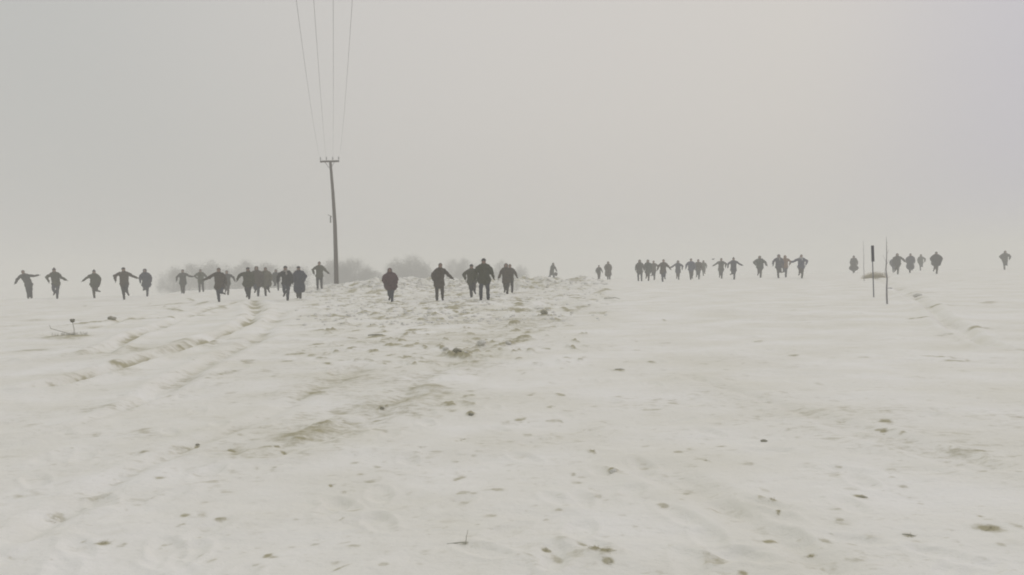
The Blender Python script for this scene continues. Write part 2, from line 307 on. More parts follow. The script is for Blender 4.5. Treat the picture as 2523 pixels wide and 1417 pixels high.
# ------------------------------------------------------------------ ground sheet
def radial():
    r = [0.25, 0.8, 1.5, 2.2, 2.8, 3.1]
    while r[-1] < 72: r.append(r[-1]+min(max(0.0011*r[-1]**2, .011), .12))
    while r[-1] < 700: r.append(r[-1]*1.03+.1)
    return np.array(r)
def build_ground():
    R = radial()
    fine = np.radians(np.linspace(-33, 33, 860))
    coarse = np.radians(np.linspace(33, 327, 90))[1:-1]
    A = np.concatenate([fine, coarse]); nA, nR = len(A), len(R)
    rr, aa = np.meshgrid(R, A, indexing='ij')
    X = (rr*np.sin(aa)).ravel(); Y = (rr*np.cos(aa)).ravel(); r = rr.ravel()
    Z = ground_base(X, Y)
    infront = Y > 1.0
    u = PW/2+F*X/np.maximum(Y, 0.5)
    # rough ground: churned and ploughed snow in the middle distance
    rough = sstep(700, 800, u+30*fbm(X, Y, 3, 5, 2))*(1-sstep(1420, 1540, u))*sstep(17, 27, r)*(1-sstep(70, 80, r))*infront
    strip = np.zeros_like(X)
    SP = [flat_xy(1290, 790), flat_xy(1220, 850), flat_xy(1110, 900), flat_xy(1010, 985), flat_xy(860, 1030), flat_xy(740, 1085), flat_xy(600, 1125)]
    for (a_, b_) in zip(SP[:-1], SP[1:]):
        L_ = (b_[0]-a_[0])**2+(b_[1]-a_[1])**2; t_ = np.clip(((X-a_[0])*(b_[0]-a_[0])+(Y-a_[1])*(b_[1]-a_[1]))/L_, 0, 1)
        dd_ = np.hypot(X-a_[0]-t_*(b_[0]-a_[0]), Y-a_[1]-t_*(b_[1]-a_[1])); ww = .10+.055*np.minimum(r, 30)
        strip = np.maximum(strip, np.exp(-(dd_/ww)**2))
    strip *= infront*(r < 32)
    bank = sstep(790, 860, u)*(1-sstep(1440, 1520, u))*np.exp(-((Y-57-3*vnoise(X, Y, 6, 9))/6.0)**2)*infront
    rim = (1-sstep(560, 700, u))*sstep(360, 430, u)*np.exp(-((Y-50)/7.0)**2)*infront
    dirt = np.zeros_like(X)
    nz1 = fbm(X, Y, .9, 21, 3); nz2 = fbm(X, Y, .35, 31, 3)
    ridged = 1-np.abs(fbm(X, Y*0.8, 1.3, 41, 3))*2.4
    Z += (0.022+0.05*rough)*nz1*1.0 + (0.010+0.06*rough+.03*rim)*nz2
    Z += rough*0.10*np.clip(ridged-.3, 0, 1)
    nz3 = fbm(X, Y, .16, 45, 3)
    Z += strip*(.018*nz2+.016*nz3)*np.minimum(1, .4+r/14)+.004*nz3*np.exp(-r/9)
    Z += bank*(0.16+0.50*fbm(X, Y, 1.1, 51, 4)) + rim*0.12*fbm(X, Y, 1.2, 61, 3)
    # wind ripples, long across the slope
    Z += 0.012*vnoise(X*.45+Y*.1, Y*1.5, .5, 71)*(1-rough) + .006*vnoise(X, Y, .11, 81)*np.exp(-r/10)
    # trampled foreground: shallow boot prints
    pr = random.Random(5)
    for k in range(260):
        d = 3.6+ (pr.random()**1.5)*26; a = math.radians(pr.uniform(-31, 31))
        cx, cy = d*math.sin(a), d*math.cos(a); th = pr.gauss(0.15, .5)
        m = (np.abs(X-cx) < .3) & (np.abs(Y-cy) < .3)
        ii = np.nonzero(m)[0]
        if not len(ii): continue
        dx, dy = X[ii]-cx, Y[ii]-cy
        a1 = (dx*math.cos(th)+dy*math.sin(th))/.055; b1 = (-dx*math.sin(th)+dy*math.cos(th))/.14
        q = a1*a1+b1*b1+1.2*nz2[ii]
        Z[ii] += -0.011*np.exp(-q*q) + .005*np.exp(-((np.sqrt(np.maximum(q, 0))-1.5)/.35)**2)
    def add_patch(cx, cy, rx, ry, s, hh, th=0.0):
        m = (np.abs(X-cx) < rx*2.6+ry) & (np.abs(Y-cy) < ry*2.6+rx*abs(math.sin(th))*2)
        ii = np.nonzero(m)[0]
        if not len(ii): return
        dx, dy = X[ii]-cx, Y[ii]-cy
        if th:
            dx, dy = dx*math.cos(th)+dy*math.sin(th), -dx*math.sin(th)+dy*math.cos(th)
        w1 = fbm(X[ii]+7, Y[ii], max(rx, .06)*.9, 91, 3)
        q = (dx/rx)**2+(dy/ry)**2+1.7*w1
        g = np.exp(-np.maximum(q, 0)*1.1)
        g2 = s*np.clip(g*(1.05+1.5*nz2[ii]), 0, 1)
        dirt[ii] = np.maximum(dirt[ii], g2); Z[ii] += hh*g
    for (pu, pv, ru, rv, s, hh) in PATCH:
        vh = vhor(pu)
        if pv > 900: s *= .85
        if pv-vh < 16: continue
        if pv < 745 and pu < 2523:                    # far ones: follow the real ground height
            d = CAM_H*F/(pv-vh); d = min(d, float(np.interp(pu, YC_U, YC_D)))
            q = at_depth(pu, pv, d); cx, cy = q.x, q.y
        else:
            cx, cy = flat_xy(pu, pv)
        d = math.hypot(cx, cy)
        add_patch(cx, cy, ru*d/F, min(rv*d*d/(CAM_H*F), 2.5), s, hh, math.sin(pu*12.9+pv*7.7)*.55)
    for pts, wpx, s, hh in TRACK:
        P2 = []
        for (pu, pv) in pts:
            cx, cy = flat_xy(pu, pv); P2.append((cx, min(cy, 56.0)) if cy > 56 else (cx, cy))
        D = np.full_like(X, 9e9); near = infront & (r < 75)
        ii = np.nonzero(near)[0]; best = np.full(len(ii), 9e9)
        wj = 0.35*fbm(X[ii], Y[ii], 2.6, 101, 2)
        for (a_, b_) in zip(P2[:-1], P2[1:]):
            ax, ay = a_; bx, by = b_; L = (bx-ax)**2+(by-ay)**2
            t = np.clip(((X[ii]-ax)*(bx-ax)+(Y[ii]-ay)*(by-ay))/L, 0, 1)
            best = np.minimum(best, np.hypot(X[ii]-ax-t*(bx-ax), Y[ii]-ay-t*(by-ay)))
        wid = wpx*np.minimum(r[ii], 45)/F*.95+.06
        g = np.exp(-((best+wj*.5)/wid)**2)
        dirt[ii] = np.maximum(dirt[ii], s*g*np.clip(.55+1.3*nz1[ii]+.6*nz2[ii], 0, 1.3)); Z[ii] += hh*g-.45*hh*np.exp(-((best+wj*.5-2.1*wid)/(.9*wid))**2)
    dirt += 0.8*rough*np.clip(-nz2-.08, 0, 1)*2.2*(r > 18)
    dirt += .45*rough*np.clip(-nz1-.22, 0, 1)*2
    dirt += strip*(.10+1.3*np.clip(-nz2-.10, 0, 1)+.9*np.clip(-nz3-.15, 0, 1))*.5
    dirt += 0.8*bank*np.clip(-fbm(X, Y, .7, 111, 3)-.05, 0, 1)*2
    # thin cover lets the ground tone through in broad soft areas
    thin = 0.17*sstep(.02, .45, fbm(X, Y*.8, 2.6, 121, 3))*np.exp(-r/40)+.10*sstep(.1, .5, fbm(X, Y*.6, .8, 131, 2))*np.exp(-r/25)
    far = sstep(86, 150, r)
    dirt = np.clip(dirt+thin, 0, 1)*(1-far)
    me = bpy.data.meshes.new('snow_ground')
    co = np.stack([X, Y, Z], 1)
    nv = len(X)+1; co = np.vstack([co, [0, 0, 0]])
    me.vertices.add(nv); me.vertices.foreach_set('co', co.ravel())
    i = np.arange(nR-1)[:, None]; j = np.arange(nA)[None, :]; j2 = (j+1) % nA
    q = np.stack([i*nA+j, i*nA+j2, (i+1)*nA+j2, (i+1)*nA+j], -1).reshape(-1, 4)[:, ::-1]
    jj = np.arange(nA); tri = np.stack([np.full(nA, nv-1), (jj+1) % nA, jj], 1)
    nl = q.size+tri.size
    me.loops.add(nl); me.loops.foreach_set('vertex_index', np.concatenate([q.ravel(), tri.ravel()]).astype(np.int32))
    npoly = len(q)+len(tri); me.polygons.add(npoly)
    ls = np.concatenate([np.arange(len(q))*4, q.size+np.arange(len(tri))*3])
    me.polygons.foreach_set('loop_start', ls.astype(np.int32))
    me.polygons.foreach_set('use_smooth', np.ones(npoly, bool))
    at = me.attributes.new('dirt', 'FLOAT', 'POINT'); at.data.foreach_set('value', np.append(dirt, 0).astype(np.float32))
    me.update(); me.validate()
    return me, (R, A, Z.reshape(nR, nA), len(fine))
gm, GR = build_ground()
def gz(x, y):
    """height of the finished ground sheet"""
    R, A, Z, nf = GR
    r = math.hypot(x, y); a = math.atan2(x, y)
    i = int(np.clip(np.searchsorted(R, r)-1, 0, len(R)-2)); fr = (r-R[i])/(R[i+1]-R[i])
    j = (a-A[0])/(A[1]-A[0])
    if j < 0 or j > nf-2: return float(ground_base(np.array([x]), np.array([y]))[0])
    j0 = int(j); fj = j-j0
    return float((Z[i, j0]*(1-fj)+Z[i, j0+1]*fj)*(1-fr)+(Z[i+1, j0]*(1-fj)+Z[i+1, j0+1]*fj)*fr)

def snow_mat():
    m = bpy.data.materials.new('trampled_snow'); m.use_nodes = True; t = m.node_tree; L = t.links.new
    b = t.nodes['Principled BSDF']; b.inputs['Roughness'].default_value = .8; b.inputs['Specular IOR Level'].default_value = .15
    co = N('ShaderNodeTexCoord', t); at = N('ShaderNodeAttribute', t); at.attribute_name = 'dirt'
    def noise(scale, det=4, sc=(1, 1, 1), rough=.55):
        mp = N('ShaderNodeMapping', t); mp.inputs['Scale'].default_value = sc
        n = N('ShaderNodeTexNoise', t); n.inputs['Scale'].default_value = scale; n.inputs['Detail'].default_value = det; n.inputs['Roughness'].default_value = rough
        L(co.outputs['Object'], mp.inputs[0]); L(mp.outputs[0], n.inputs['Vector']); return n.outputs[0]
    def rng(x, a, b_, c=0, d=1):
        r_ = N('ShaderNodeMapRange', t); r_.inputs['From Min'].default_value = a; r_.inputs['From Max'].default_value = b_
        r_.inputs['To Min'].default_value = c; r_.inputs['To Max'].default_value = d; L(x, r_.inputs['Value']); return r_.outputs[0]
    def mth(op, x, y):
        k = N('ShaderNodeMath', t, operation=op)
        for q, val in ((0, x), (1, y)):
            if isinstance(val, (int, float)): k.inputs[q].default_value = val
            else: L(val, k.inputs[q])
        return k.outputs[0]
    # clean snow tone
    mx = N('ShaderNodeMix', t, data_type='RGBA'); mx.inputs[6].default_value = (.815, .80, .725, 1); mx.inputs[7].default_value = (.90, .892, .855, 1)
    L(rng(noise(.7, 5), .35, .65), mx.inputs[0])
    # bits of soil and stubble in it
    dm = N('ShaderNodeMix', t, data_type='RGBA'); dm.inputs[6].default_value = (.48, .44, .28, 1); dm.inputs[7].default_value = (.29, .265, .16, 1)
    L(noise(9, 4), dm.inputs[0])
    nbk = mth('ADD', mth('MULTIPLY', mth('SUBTRACT', noise(13, 6, (.8, 1, 1), .7), .5), 1.5), mth('MULTIPLY', mth('SUBTRACT', noise(2.6, 5, (.8, 1, 1), .65), .5), .8))
    f1 = mth('ADD', mth('MULTIPLY', rng(mth('ADD', at.outputs['Fac'], nbk), .17, .80), .88), mth('MULTIPLY', at.outputs['Fac'], .42))
    # loose specks everywhere, sparse
    sp = rng(noise(19, 2, (.7, 1, 1)), .655, .74)
    msk = rng(noise(.9, 4), .42, .60)
    f2 = mth('MULTIPLY', mth('MULTIPLY', sp, msk), .42)
    sp2 = rng(noise(6.5, 4, (.6, 1, 1), .6), .585, .76)
    f3 = mth('MULTIPLY', mth('MULTIPLY', sp2, rng(noise(.45, 3), .45, .62)), .40)
    f = mth('MINIMUM', mth('ADD', mth('ADD', f1, f2), f3), .92)
    mc = N('ShaderNodeMix', t, data_type='RGBA'); L(f, mc.inputs[0]); L(mx.outputs[2], mc.inputs[6]); L(dm.outputs[2], mc.inputs[7])
    L(mc.outputs[2], b.inputs['Base Color'])
    bp = N('ShaderNodeBump', t); bp.inputs['Strength'].default_value = .7; bp.inputs['Distance'].default_value = .035
    h = mth('ADD', noise(5, 5, (.8, 1.1, 1)), mth('MULTIPLY', noise(28, 4), .25))
    L(h, bp.inputs['Height']); L(bp.outputs[0], b.inputs['Normal'])
    return m
SNOW = snow_mat()
tag(link('snow_ground', gm, None, [SNOW]), kind='structure')

# ------------------------------------------------------------------ mesh pieces
class MB:
    """collects closed tapered pieces into one mesh"""
    def __init__(s): s.v = []; s.f = []
    def tube(s, pts, rad, n=10, flat=1.0, axis=None, cap=True):
        """rounded tapered tube through pts; rad = list of radii, or (rx, ry) pairs when axis (the wide direction) is given"""
        pts = [Vector(p) for p in pts]; k = len(pts); rings = []
        rad = [(q, q) if not isinstance(q, tuple) else q for q in (rad if isinstance(rad, (list, tuple)) and len(rad) == k else [rad]*k)]
        def frame(i):
            a = pts[max(i-1, 0)]; b = pts[min(i+1, k-1)]; d = (b-a).normalized()
            ref = Vector(axis) if axis else (Vector((1, 0, 0)) if abs(d.x) < .8 else Vector((0, 1, 0)))
            e1 = (ref-d*ref.dot(d)).normalized(); return d, e1, d.cross(e1)
        seq = []
        d, e1, e2 = frame(0); m0 = min(rad[0])
        if cap: seq += [(pts[0]-d*m0*.95, .3, 0, d, e1, e2), (pts[0]-d*m0*.6, .78, 0, d, e1, e2)]
        for i in range(k):
            d, e1, e2 = frame(i); seq.append((pts[i], 1, i, d, e1, e2))
        m1 = min(rad[-1])
        if cap: seq += [(pts[-1]+d*m1*.6, .78, k-1, d, e1, e2), (pts[-1]+d*m1*.95, .3, k-1, d, e1, e2)]
        base = len(s.v)
        for (c, sc, i, d, e1, e2) in seq:
            for j in range(n):
                t = 2*math.pi*j/n; s.v.append(c+e1*math.cos(t)*rad[i][0]*sc+e2*math.sin(t)*rad[i][1]*sc)
        for i in range(len(seq)-1):
            for j in range(n):
                a = base+i*n+j; b = base+i*n+(j+1) % n; s.f.append((a, b, b+n, a+n))
        s.f.append(tuple(base+j for j in reversed(range(n)))); e = base+(len(seq)-1)*n; s.f.append(tuple(e+j for j in range(n)))
        return s
    def ball(s, c, r, rot=None, n=12, m=8):
        c = Vector(c); r = Vector(r) if not isinstance(r, (int, float)) else Vector((r, r, r)); base = len(s.v)
        R_ = rot or Matrix.Identity(3)
        s.v.append(c+R_@Vector((0, 0, r.z)))
        for i in range(1, m):
            p = math.pi*i/m
            for j in range(n):
                t = 2*math.pi*j/n; s.v.append(c+R_@Vector((r.x*math.sin(p)*math.cos(t), r.y*math.sin(p)*math.sin(t), r.z*math.cos(p))))
        s.v.append(c+R_@Vector((0, 0, -r.z))); e = len(s.v)-1
        for j in range(n): s.f.append((base, base+1+j, base+1+(j+1) % n))
        for i in range(m-2):
            for j in range(n):
                a = base+1+i*n+j; b = base+1+i*n+(j+1) % n; s.f.append((a, a+n, b+n, b))
        for j in range(n): s.f.append((e, e-n+(j+1) % n, e-n+j))
        return s
    def box(s, c, h, rot=None):
        c = Vector(c); R_ = rot or Matrix.Identity(3); base = len(s.v)
        for x in (-1, 1):
            for y in (-1, 1):
                for z in (-1, 1): s.v.append(c+R_@Vector((x*h[0], y*h[1], z*h[2])))
        for f in ((0, 1, 3, 2), (4, 6, 7, 5), (0, 4, 5, 1), (2, 3, 7, 6), (0, 2, 6, 4), (1, 5, 7, 3)): s.f.append(tuple(base+i for i in f))
        return s
    def mesh(s, name, smooth=True):
        me = bpy.data.meshes.new(name); me.from_pydata([tuple(p) for p in s.v], [], s.f)
        if smooth: me.polygons.foreach_set('use_smooth', [True]*len(me.polygons))
        return me
    def fused(s, name, voxel, smooth=3, noise=0.0, seed=0):
        """one continuous surface grown round all pieces"""
        me = s.mesh('tmp'); o = bpy.data.objects.new('tmp', me); COL.objects.link(o)
        r = o.modifiers.new('r', 'REMESH'); r.mode = 'VOXEL'; r.voxel_size = voxel; r.use_smooth_shade = True
        if smooth: q = o.modifiers.new('s', 'SMOOTH'); q.iterations = smooth; q.factor = .5
        dg = bpy.context.evaluated_depsgraph_get()
        res = bpy.data.meshes.new_from_object(o.evaluated_get(dg)); res.name = name
        bpy.data.objects.remove(o); bpy.data.meshes.remove(me)
        nv = len(res.vertices); co = np.empty(nv*3); res.vertices.foreach_get('co', co); co = co.reshape(-1, 3)
        if noise:
            nn = np.empty(nv*3); res.vertices.foreach_get('normal', nn); nn = nn.reshape(-1, 3)
            dsp = noise*(vnoise(co[:, 0]*1.6+co[:, 1], co[:, 2]*2.2+co[:, 1]*.7, .12, seed)+.6*vnoise(co[:, 0]+co[:, 1]*1.3, co[:, 2]*3, .09, seed+5))
            co = co+nn*dsp[:, None]; res.vertices.foreach_set('co', co.ravel())
        res.polygons.foreach_set('use_smooth', [True]*len(res.polygons)); res.update()
        return res

# ------------------------------------------------------------------ people
CLOTH = {'navy': (.020, .024, .046), 'black': (.014, .014, .015), 'olive': (.036, .038, .014), 'brown': (.044, .031, .018), 'grey': (.034, .034, .028),
         'tan': (.085, .075, .045), 'blue': (.035, .042, .085), 'maroon': (.060, .018, .026), 'green': (.024, .036, .026), 'rust': (.16, .085, .045), 'white': (.45, .45, .45)}
CM_ = {k: mat('cloth_'+k, v, .9, .3, 5, .4, 40) for k, v in CLOTH.items()}
TR = [mat('trouser_dark', (.018, .018, .020), .9, .3, 6), mat('trouser_denim', (.028, .034, .050), .9, .3, 6), mat('trouser_brown', (.034, .028, .020), .9, .3, 6)]
SKIN = mat('skin', (.25, .155, .115), .6, .1, 10); EYE = mat('eye_dark', (.02, .015, .01), .3); LIP = mat('lip', (.16, .075, .06), .6)
GLOVE = mat('glove_wool', (.02, .02, .02), .9); BOOT = mat('boot_leather', (.015, .013, .012), .6); HAIR = [mat('hair_dark', (.018, .012, .009), .7), mat('hair_brown', (.05, .032, .02), .7)]
KNIT = mat('knit_dark', (.02, .02, .022), .95, .3, 20, .5, 90); SCARF = {'grey': mat('scarf_grey', (.28, .26, .24), .95, .2, 20), 'white': mat('scarf_pale', (.42, .42, .42), .95, .2, 20)}

def make_person(row, idx):
    (u, vt, uf, vf, aL, aR, legs, coat, head, colr, opt, label) = row
    bulk = max(1.22, opt.get('bulk', 1.0)*1.16); lean = opt.get('lean', 0.0)
    rg = random.Random(100+idx)
    fw = opt.get('fw', .10+rg.uniform(-.03, .05))        # forward lean towards the camera (-Y)
    Hz = .93; hips = Vector((0, 0, Hz))
    def spine(t): return hips+Vector((lean*t, -fw*t*1.3, .54*t))
    neck0 = spine(1.0); neck1 = neck0+Vector((lean*.12, -.03, .045)); hc = neck1+Vector((lean*.1, -.02, .10))
    sh = {}; el = {}; wr = {}; hd = {}
    for s, a in ((-1, aL), (1, aR)):
        au, af, fu, ff = a
        S0 = spine(.93)+Vector((s*.175, 0, 0))
        du = Vector((s*math.sin(math.radians(au)), -fu, -math.cos(math.radians(au)))).normalized()
        df = Vector((s*math.sin(math.radians(af)), -ff, -math.cos(math.radians(af)))).normalized()
        E = S0+du*.29; W = E+df*.255
        sh[s], el[s], wr[s], hd[s] = S0, E, W, df
    lg = {}
    for s, l in ((-1, legs[0]), (1, legs[1])):
        sx, tf, kb = l
        H0 = hips+Vector((s*.095, 0, -.04))
        th = math.atan(tf)
        dt = Vector((s*sx, -math.sin(th), -math.cos(th))).normalized(); K = H0+dt*.43
        an = -th+kb*.95                       # shin swings back from the knee
        ds = Vector((s*sx*.4-s*.02, math.sin(an), -math.cos(an))).normalized(); An = K+ds*.41
        lg[s] = (H0, K, An, ds)
    # --- body, one continuous surface
    b = MB()
    b.ball(hc, (.080, .098, .113)); b.ball(hc+Vector((0, -.03, -.055)), (.052, .06, .055))
    b.ball(hc+Vector((0, -.098, -.012)), (.014, .02, .024), n=8, m=6)
    for s in (-1, 1): b.ball(hc+Vector((s*.076, .005, -.005)), (.012, .018, .030), n=8, m=6)
    b.tube([neck0-Vector((0, 0, .04)), neck1+Vector((0, 0, .03))], [.062, .052])
    b.tube([hips+Vector((0, 0, -.03)), spine(.3), spine(.62), spine(.88), spine(1.0)], [(.15, .11), (.135, .10), (.155, .115), (.165, .10), (.09, .07)], 14, axis=(1, 0, 0))
    for s in (-1, 1):
        b.tube([sh[s], el[s]], [.050, .038]); b.tube([el[s], wr[s]], [.038, .026])
        df = hd[s]; side = Vector((0, -1, 0))-df*df.dot(Vector((0, -1, 0))); side = side.normalized() if side.length > .1 else Vector((1, 0, 0))
        pn = df.cross(side).normalized()       # palm normal
        pc = wr[s]+df*.05
        b.tube([wr[s]+df*.005, wr[s]+df*.085], [(.030, .016), (.040, .016)], 10, axis=tuple(side))
        curl = pn*(-s)
        for q, (off, L_) in enumerate(((-.030, .060), (-.010, .072), (.010, .078), (.030, .070))):
            p0 = wr[s]+df*.085+side*off; p1 = p0+(df*.86+curl*.4)*L_*.5; p2 = p1+(df*.5+curl*.85)*L_*.45
            b.tube([p0, p1, p2], [.0095, .009, .0078], 7)
        t0 = wr[s]+df*.03+side*.030; t1 = t0+(side*.75+df*.65)*.035; t2 = t1+(df*.9+side*.2+curl*.3)*.030
        b.tube([t0, t1, t2], [.013, .0105, .009], 7)
        H0, K, An, ds = lg[s]
        b.tube([H0, K], [.080, .052]); b.tube([K, K+ds*.15, An], [.052, .055, .036])
    body = b.fused('person', .0125, 1)
    # face and gloves: material by place
    mats = [SKIN, EYE, LIP, GLOVE]
    npoly = len(body.polygons); cen = np.empty(npoly*3); body.polygons.foreach_get('center', cen); cen = cen.reshape(-1, 3)
    mi = np.zeros(npoly, np.int32)
    for s in (-1, 1):
        e = np.array(hc+Vector((s*.030, -.088, .008))); mi[np.linalg.norm(cen-e, axis=1) < .013] = 1
        hcn = np.array(wr[s]+hd[s]*.09); mi[np.linalg.norm(cen-hcn, axis=1) < .105] = 3
    e = np.array(hc+Vector((0, -.088, -.058))); mi[(np.abs(cen[:, 0]-e[0]) < .022) & (np.abs(cen[:, 2]-e[2]) < .008) & (cen[:, 1] < e[1]+.03)] = 2
    root = link('person', body, None, mats); body.polygons.foreach_set('material_index', mi)
    tag(root, label, 'person', 'people running in a long line across the snow')
    parts = []
    # --- jacket
    j = MB(); B = bulk
    puff = 1.0 if coat != 'puffer' else 1.12
    if coat in ('jacket', 'puffer'): hem = [(-.10, .185*B, .14*B)]
    elif coat == 'parka': hem = [(-.20, .20*B, .15*B)]
    elif coat == 'coat': hem = [(-.22, .20*B, .15*B), (-.42, .215*B, .17*B)]
    else: hem = [(-.15, .22*B, .17*B), (-.40, .34*B, .24*B)]
    pts = []; rs = []
    for dz, rx, ry in reversed(hem): pts.append(hips+Vector((0, 0, dz))); rs.append((rx, ry))
    for t, rx, ry in ((.12, .185, .14), (.45, .19, .15), (.75, .205, .15), (.94, .175, .125), (1.03, .095, .085)):
        pts.append(spine(t)); rs.append((rx*(B*.5+.5)*puff, ry*B*puff))
    j.tube(pts, rs, 18, axis=(1, 0, 0))
    if coat in ('jacket', 'puffer'): j.tube([pts[0], pts[0]+Vector((0, 0, .05))], [(rs[0][0]*1.06, rs[0][1]*1.08)]*2, 18, axis=(1, 0, 0))
    sl_ = (.078, .070, .056) if coat != 'puffer' else (.088, .078, .062)
    for s in (-1, 1):
        j.tube([sh[s]-Vector((s*.03, 0, .01)), sh[s].lerp(el[s], .5), el[s]], [sl_[0]*1.1, sl_[0]*.98*(.5+.5*B), sl_[1]*(.5+.5*B)], 12)
        j.tube([el[s], wr[s]-hd[s]*.005], [sl_[1]*(.5+.5*B), sl_[2]], 12)
        if coat == 'cape':
            j.tube([sh[s], el[s]+Vector((0, 0, -.05))], [.10, .12], 12)
    j.tube([neck0-Vector((0, 0, .03)), neck0+Vector((0, -.01, .05))], [.09, .078], 12)      # collar
    parts.append(link('coat' if coat in ('coat', 'cape') else 'jacket', j.fused('jacket', .02, 1, .036 if coat != 'puffer' else .045, idx), root, [CM_[colr]]))
    # --- trousers
    t = MB(); t.tube([hips+Vector((0, 0, -.06)), hips+Vector((0, 0, .08))], [(.15, .12), (.145, .115)], 14, axis=(1, 0, 0))
    for s in (-1, 1):
        H0, K, An, ds = lg[s]
        t.tube([H0, H0.lerp(K, .5), K], [.108, .098, .080], 12); t.tube([K, K+ds*.16, An-ds*.02], [.080, .074, .064], 12)
    parts.append(link('trousers', t.fused('trousers', .02, 1, .024, idx+50), root, [TR[idx % 3]]))
    # --- boots
    for s in (-1, 1):
        H0, K, An, ds = lg[s]
        fwd = Vector((s*.15, -1, 0)); fwd = (fwd-ds*fwd.dot(ds)).normalized()
        if ds.z < -.93: fwd = Vector((s*.15, -1, -.04)).normalized()
        m = MB(); m.tube([An-ds*.10, An+ds*.03], [.058, .052], 10); m.ball(An+ds*.05-fwd*.02, .045)
        m.tube([An+ds*.055-fwd*.03, An+ds*.06+fwd*.08, An+ds*.065+fwd*.16], [(.042, .038), (.048, .036), (.040, .028)], 10, axis=tuple(fwd.cross(ds)))
        parts.append(link('boot', m.fused('boot', .014, 1), root, [BOOT]))
    # --- head wear
    h = MB(); q = rg.random()
    if head in ('hair',):
        h.ball(hc+Vector((0, .02, .026)), (.094, .102, .108)); h.ball(hc+Vector((0, .06, -.03)), (.07, .05, .07))
        parts.append(link('hair', h.fused('hair', .014, 1, .012, idx), root, [HAIR[idx % 2]]))
    elif head in ('beanie', 'hat'):
        h.ball(hc+Vector((0, .018, .045)), (.092, .104, .088)); h.tube([hc+Vector((0, .012, .018)), hc+Vector((0, .012, .05))], [(.093, .106), (.092, .104)], 14, axis=(1, 0, 0), cap=False)
        if head == 'hat': h.ball(hc+Vector((0, .02, .145)), .03)
        parts.append(link('knit_hat', h.fused('knit_hat', .013, 1), root, [KNIT]))
    elif head == 'cap':
        h.ball(hc+Vector((0, .015, .05)), (.095, .108, .070)); h.tube([hc+Vector((-.02, -.07, .045)), hc+Vector((-.05, -.15, .030))], [(.07, .012), (.055, .010)], 10, axis=(1, 0, 0))
        h.ball(hc+Vector((0, .04, -.02)), (.082, .07, .075))
        parts.append(link('peaked_cap', h.fused('peaked_cap', .012, 1), root, [KNIT]))
    else:
        hh = .03 if head == 'hood' else .07
        h.ball(hc+Vector((0, .030, hh*.7)), (.112, .112, .118)); h.ball(hc+Vector((0, .035, -.06)), (.115, .105, .09))
        if head == 'pointed': h.tube([hc+Vector((0, .02, .09)), hc+Vector((0, .03, .19))], [.07, .02], 10)
        h.tube([hc+Vector((0, .03, -.12)), neck0+Vector((0, .02, -.02))], [.12, .13], 12)
        parts.append(link('hood', h.fused('hood', .015, 1, .012, idx), root, [CM_[colr]]))
    if 'scarf' in opt:
        m = MB(); c0 = neck0+Vector((0, -.015, .04)); rr = .095 if opt['scarf'] == 'grey' else .115
        ring = [c0+Vector((rr*math.cos(a), rr*.9*math.sin(a), -.02*math.sin(-a))) for a in np.linspace(0, 2*math.pi, 15)]
        m.tube(ring, [.042]*15, 8); m.tube([c0+Vector((.03, -.09, -.02)), c0+Vector((.05, -.16, -.2))], [(.04, .02), (.045, .015)], 8, axis=(1, 0, 0))
        parts.append(link('scarf', m.fused('scarf', .014, 1, .01, idx), root, [SCARF[opt['scarf']]]))
    # stand the lowest point on z = 0 and centre between the feet
    zmin = 9; zmax = -9
    for o in [root]+parts:
        c = np.empty(len(o.data.vertices)*3); o.data.vertices.foreach_get('co', c); c = c.reshape(-1, 3); zmin = min(zmin, c[:, 2].min()); zmax = max(zmax, c[:, 2].max())
    low = min((-1, 1), key=lambda s: lg[s][2].z); fx, fy = lg[low][2].x, lg[low][2].y
    off = Matrix.Translation((-fx, -fy, -zmin))
    for o in [root]+parts: o.data.transform(off)
    return root, zmax-zmin, low, Vector((wr[1].x-fx, wr[1].y-fy, wr[1].z-zmin))

for i, (row, d, pt, hm) in enumerate(people):
    root, hh, low, wrist = make_person(row, i)
    z = gz(pt.x, pt.y)
    k = hm/hh
    root.location = (pt.x, pt.y, z-.035)
    root.scale = (k*1.07, k*1.05, k)
    # face the camera, or the way they walk
    root.rotation_euler = (0, 0, math.atan2(-pt.x, pt.y)*.7+math.radians(row[10].get('rz', 0)))
    if 'bag at the side' in row[11]: bag_at = (root, wrist, k)

# shoulder bag in the hand of the lone walker
root, wrist, k = bag_at
bpy.context.view_layer.update()
wp = root.matrix_world @ wrist
m = MB(); m.ball((0, 0, -.30), (.17, .10, .16)); m.box((0, 0, -.30), (.14, .07, .13))
bag = link('handbag', m.fused('handbag', .02, 2, .012, 3), None, [mat('bag_leather', (.03, .024, .02), .6)])
bag.location = wp; bag.rotation_euler = (0, .25, .3)
tag(bag, 'dark bag hanging from the hand of the person walking alone across the snow bank', 'bag')
m = MB(); m.tube([(-.10, 0, -.20), (-.07, 0, -.06), (0, 0, -.02), (.07, 0, -.06), (.10, 0, -.20)], [.011]*5, 6)
link('handle', m.mesh('handle'), bag, [BOOT])

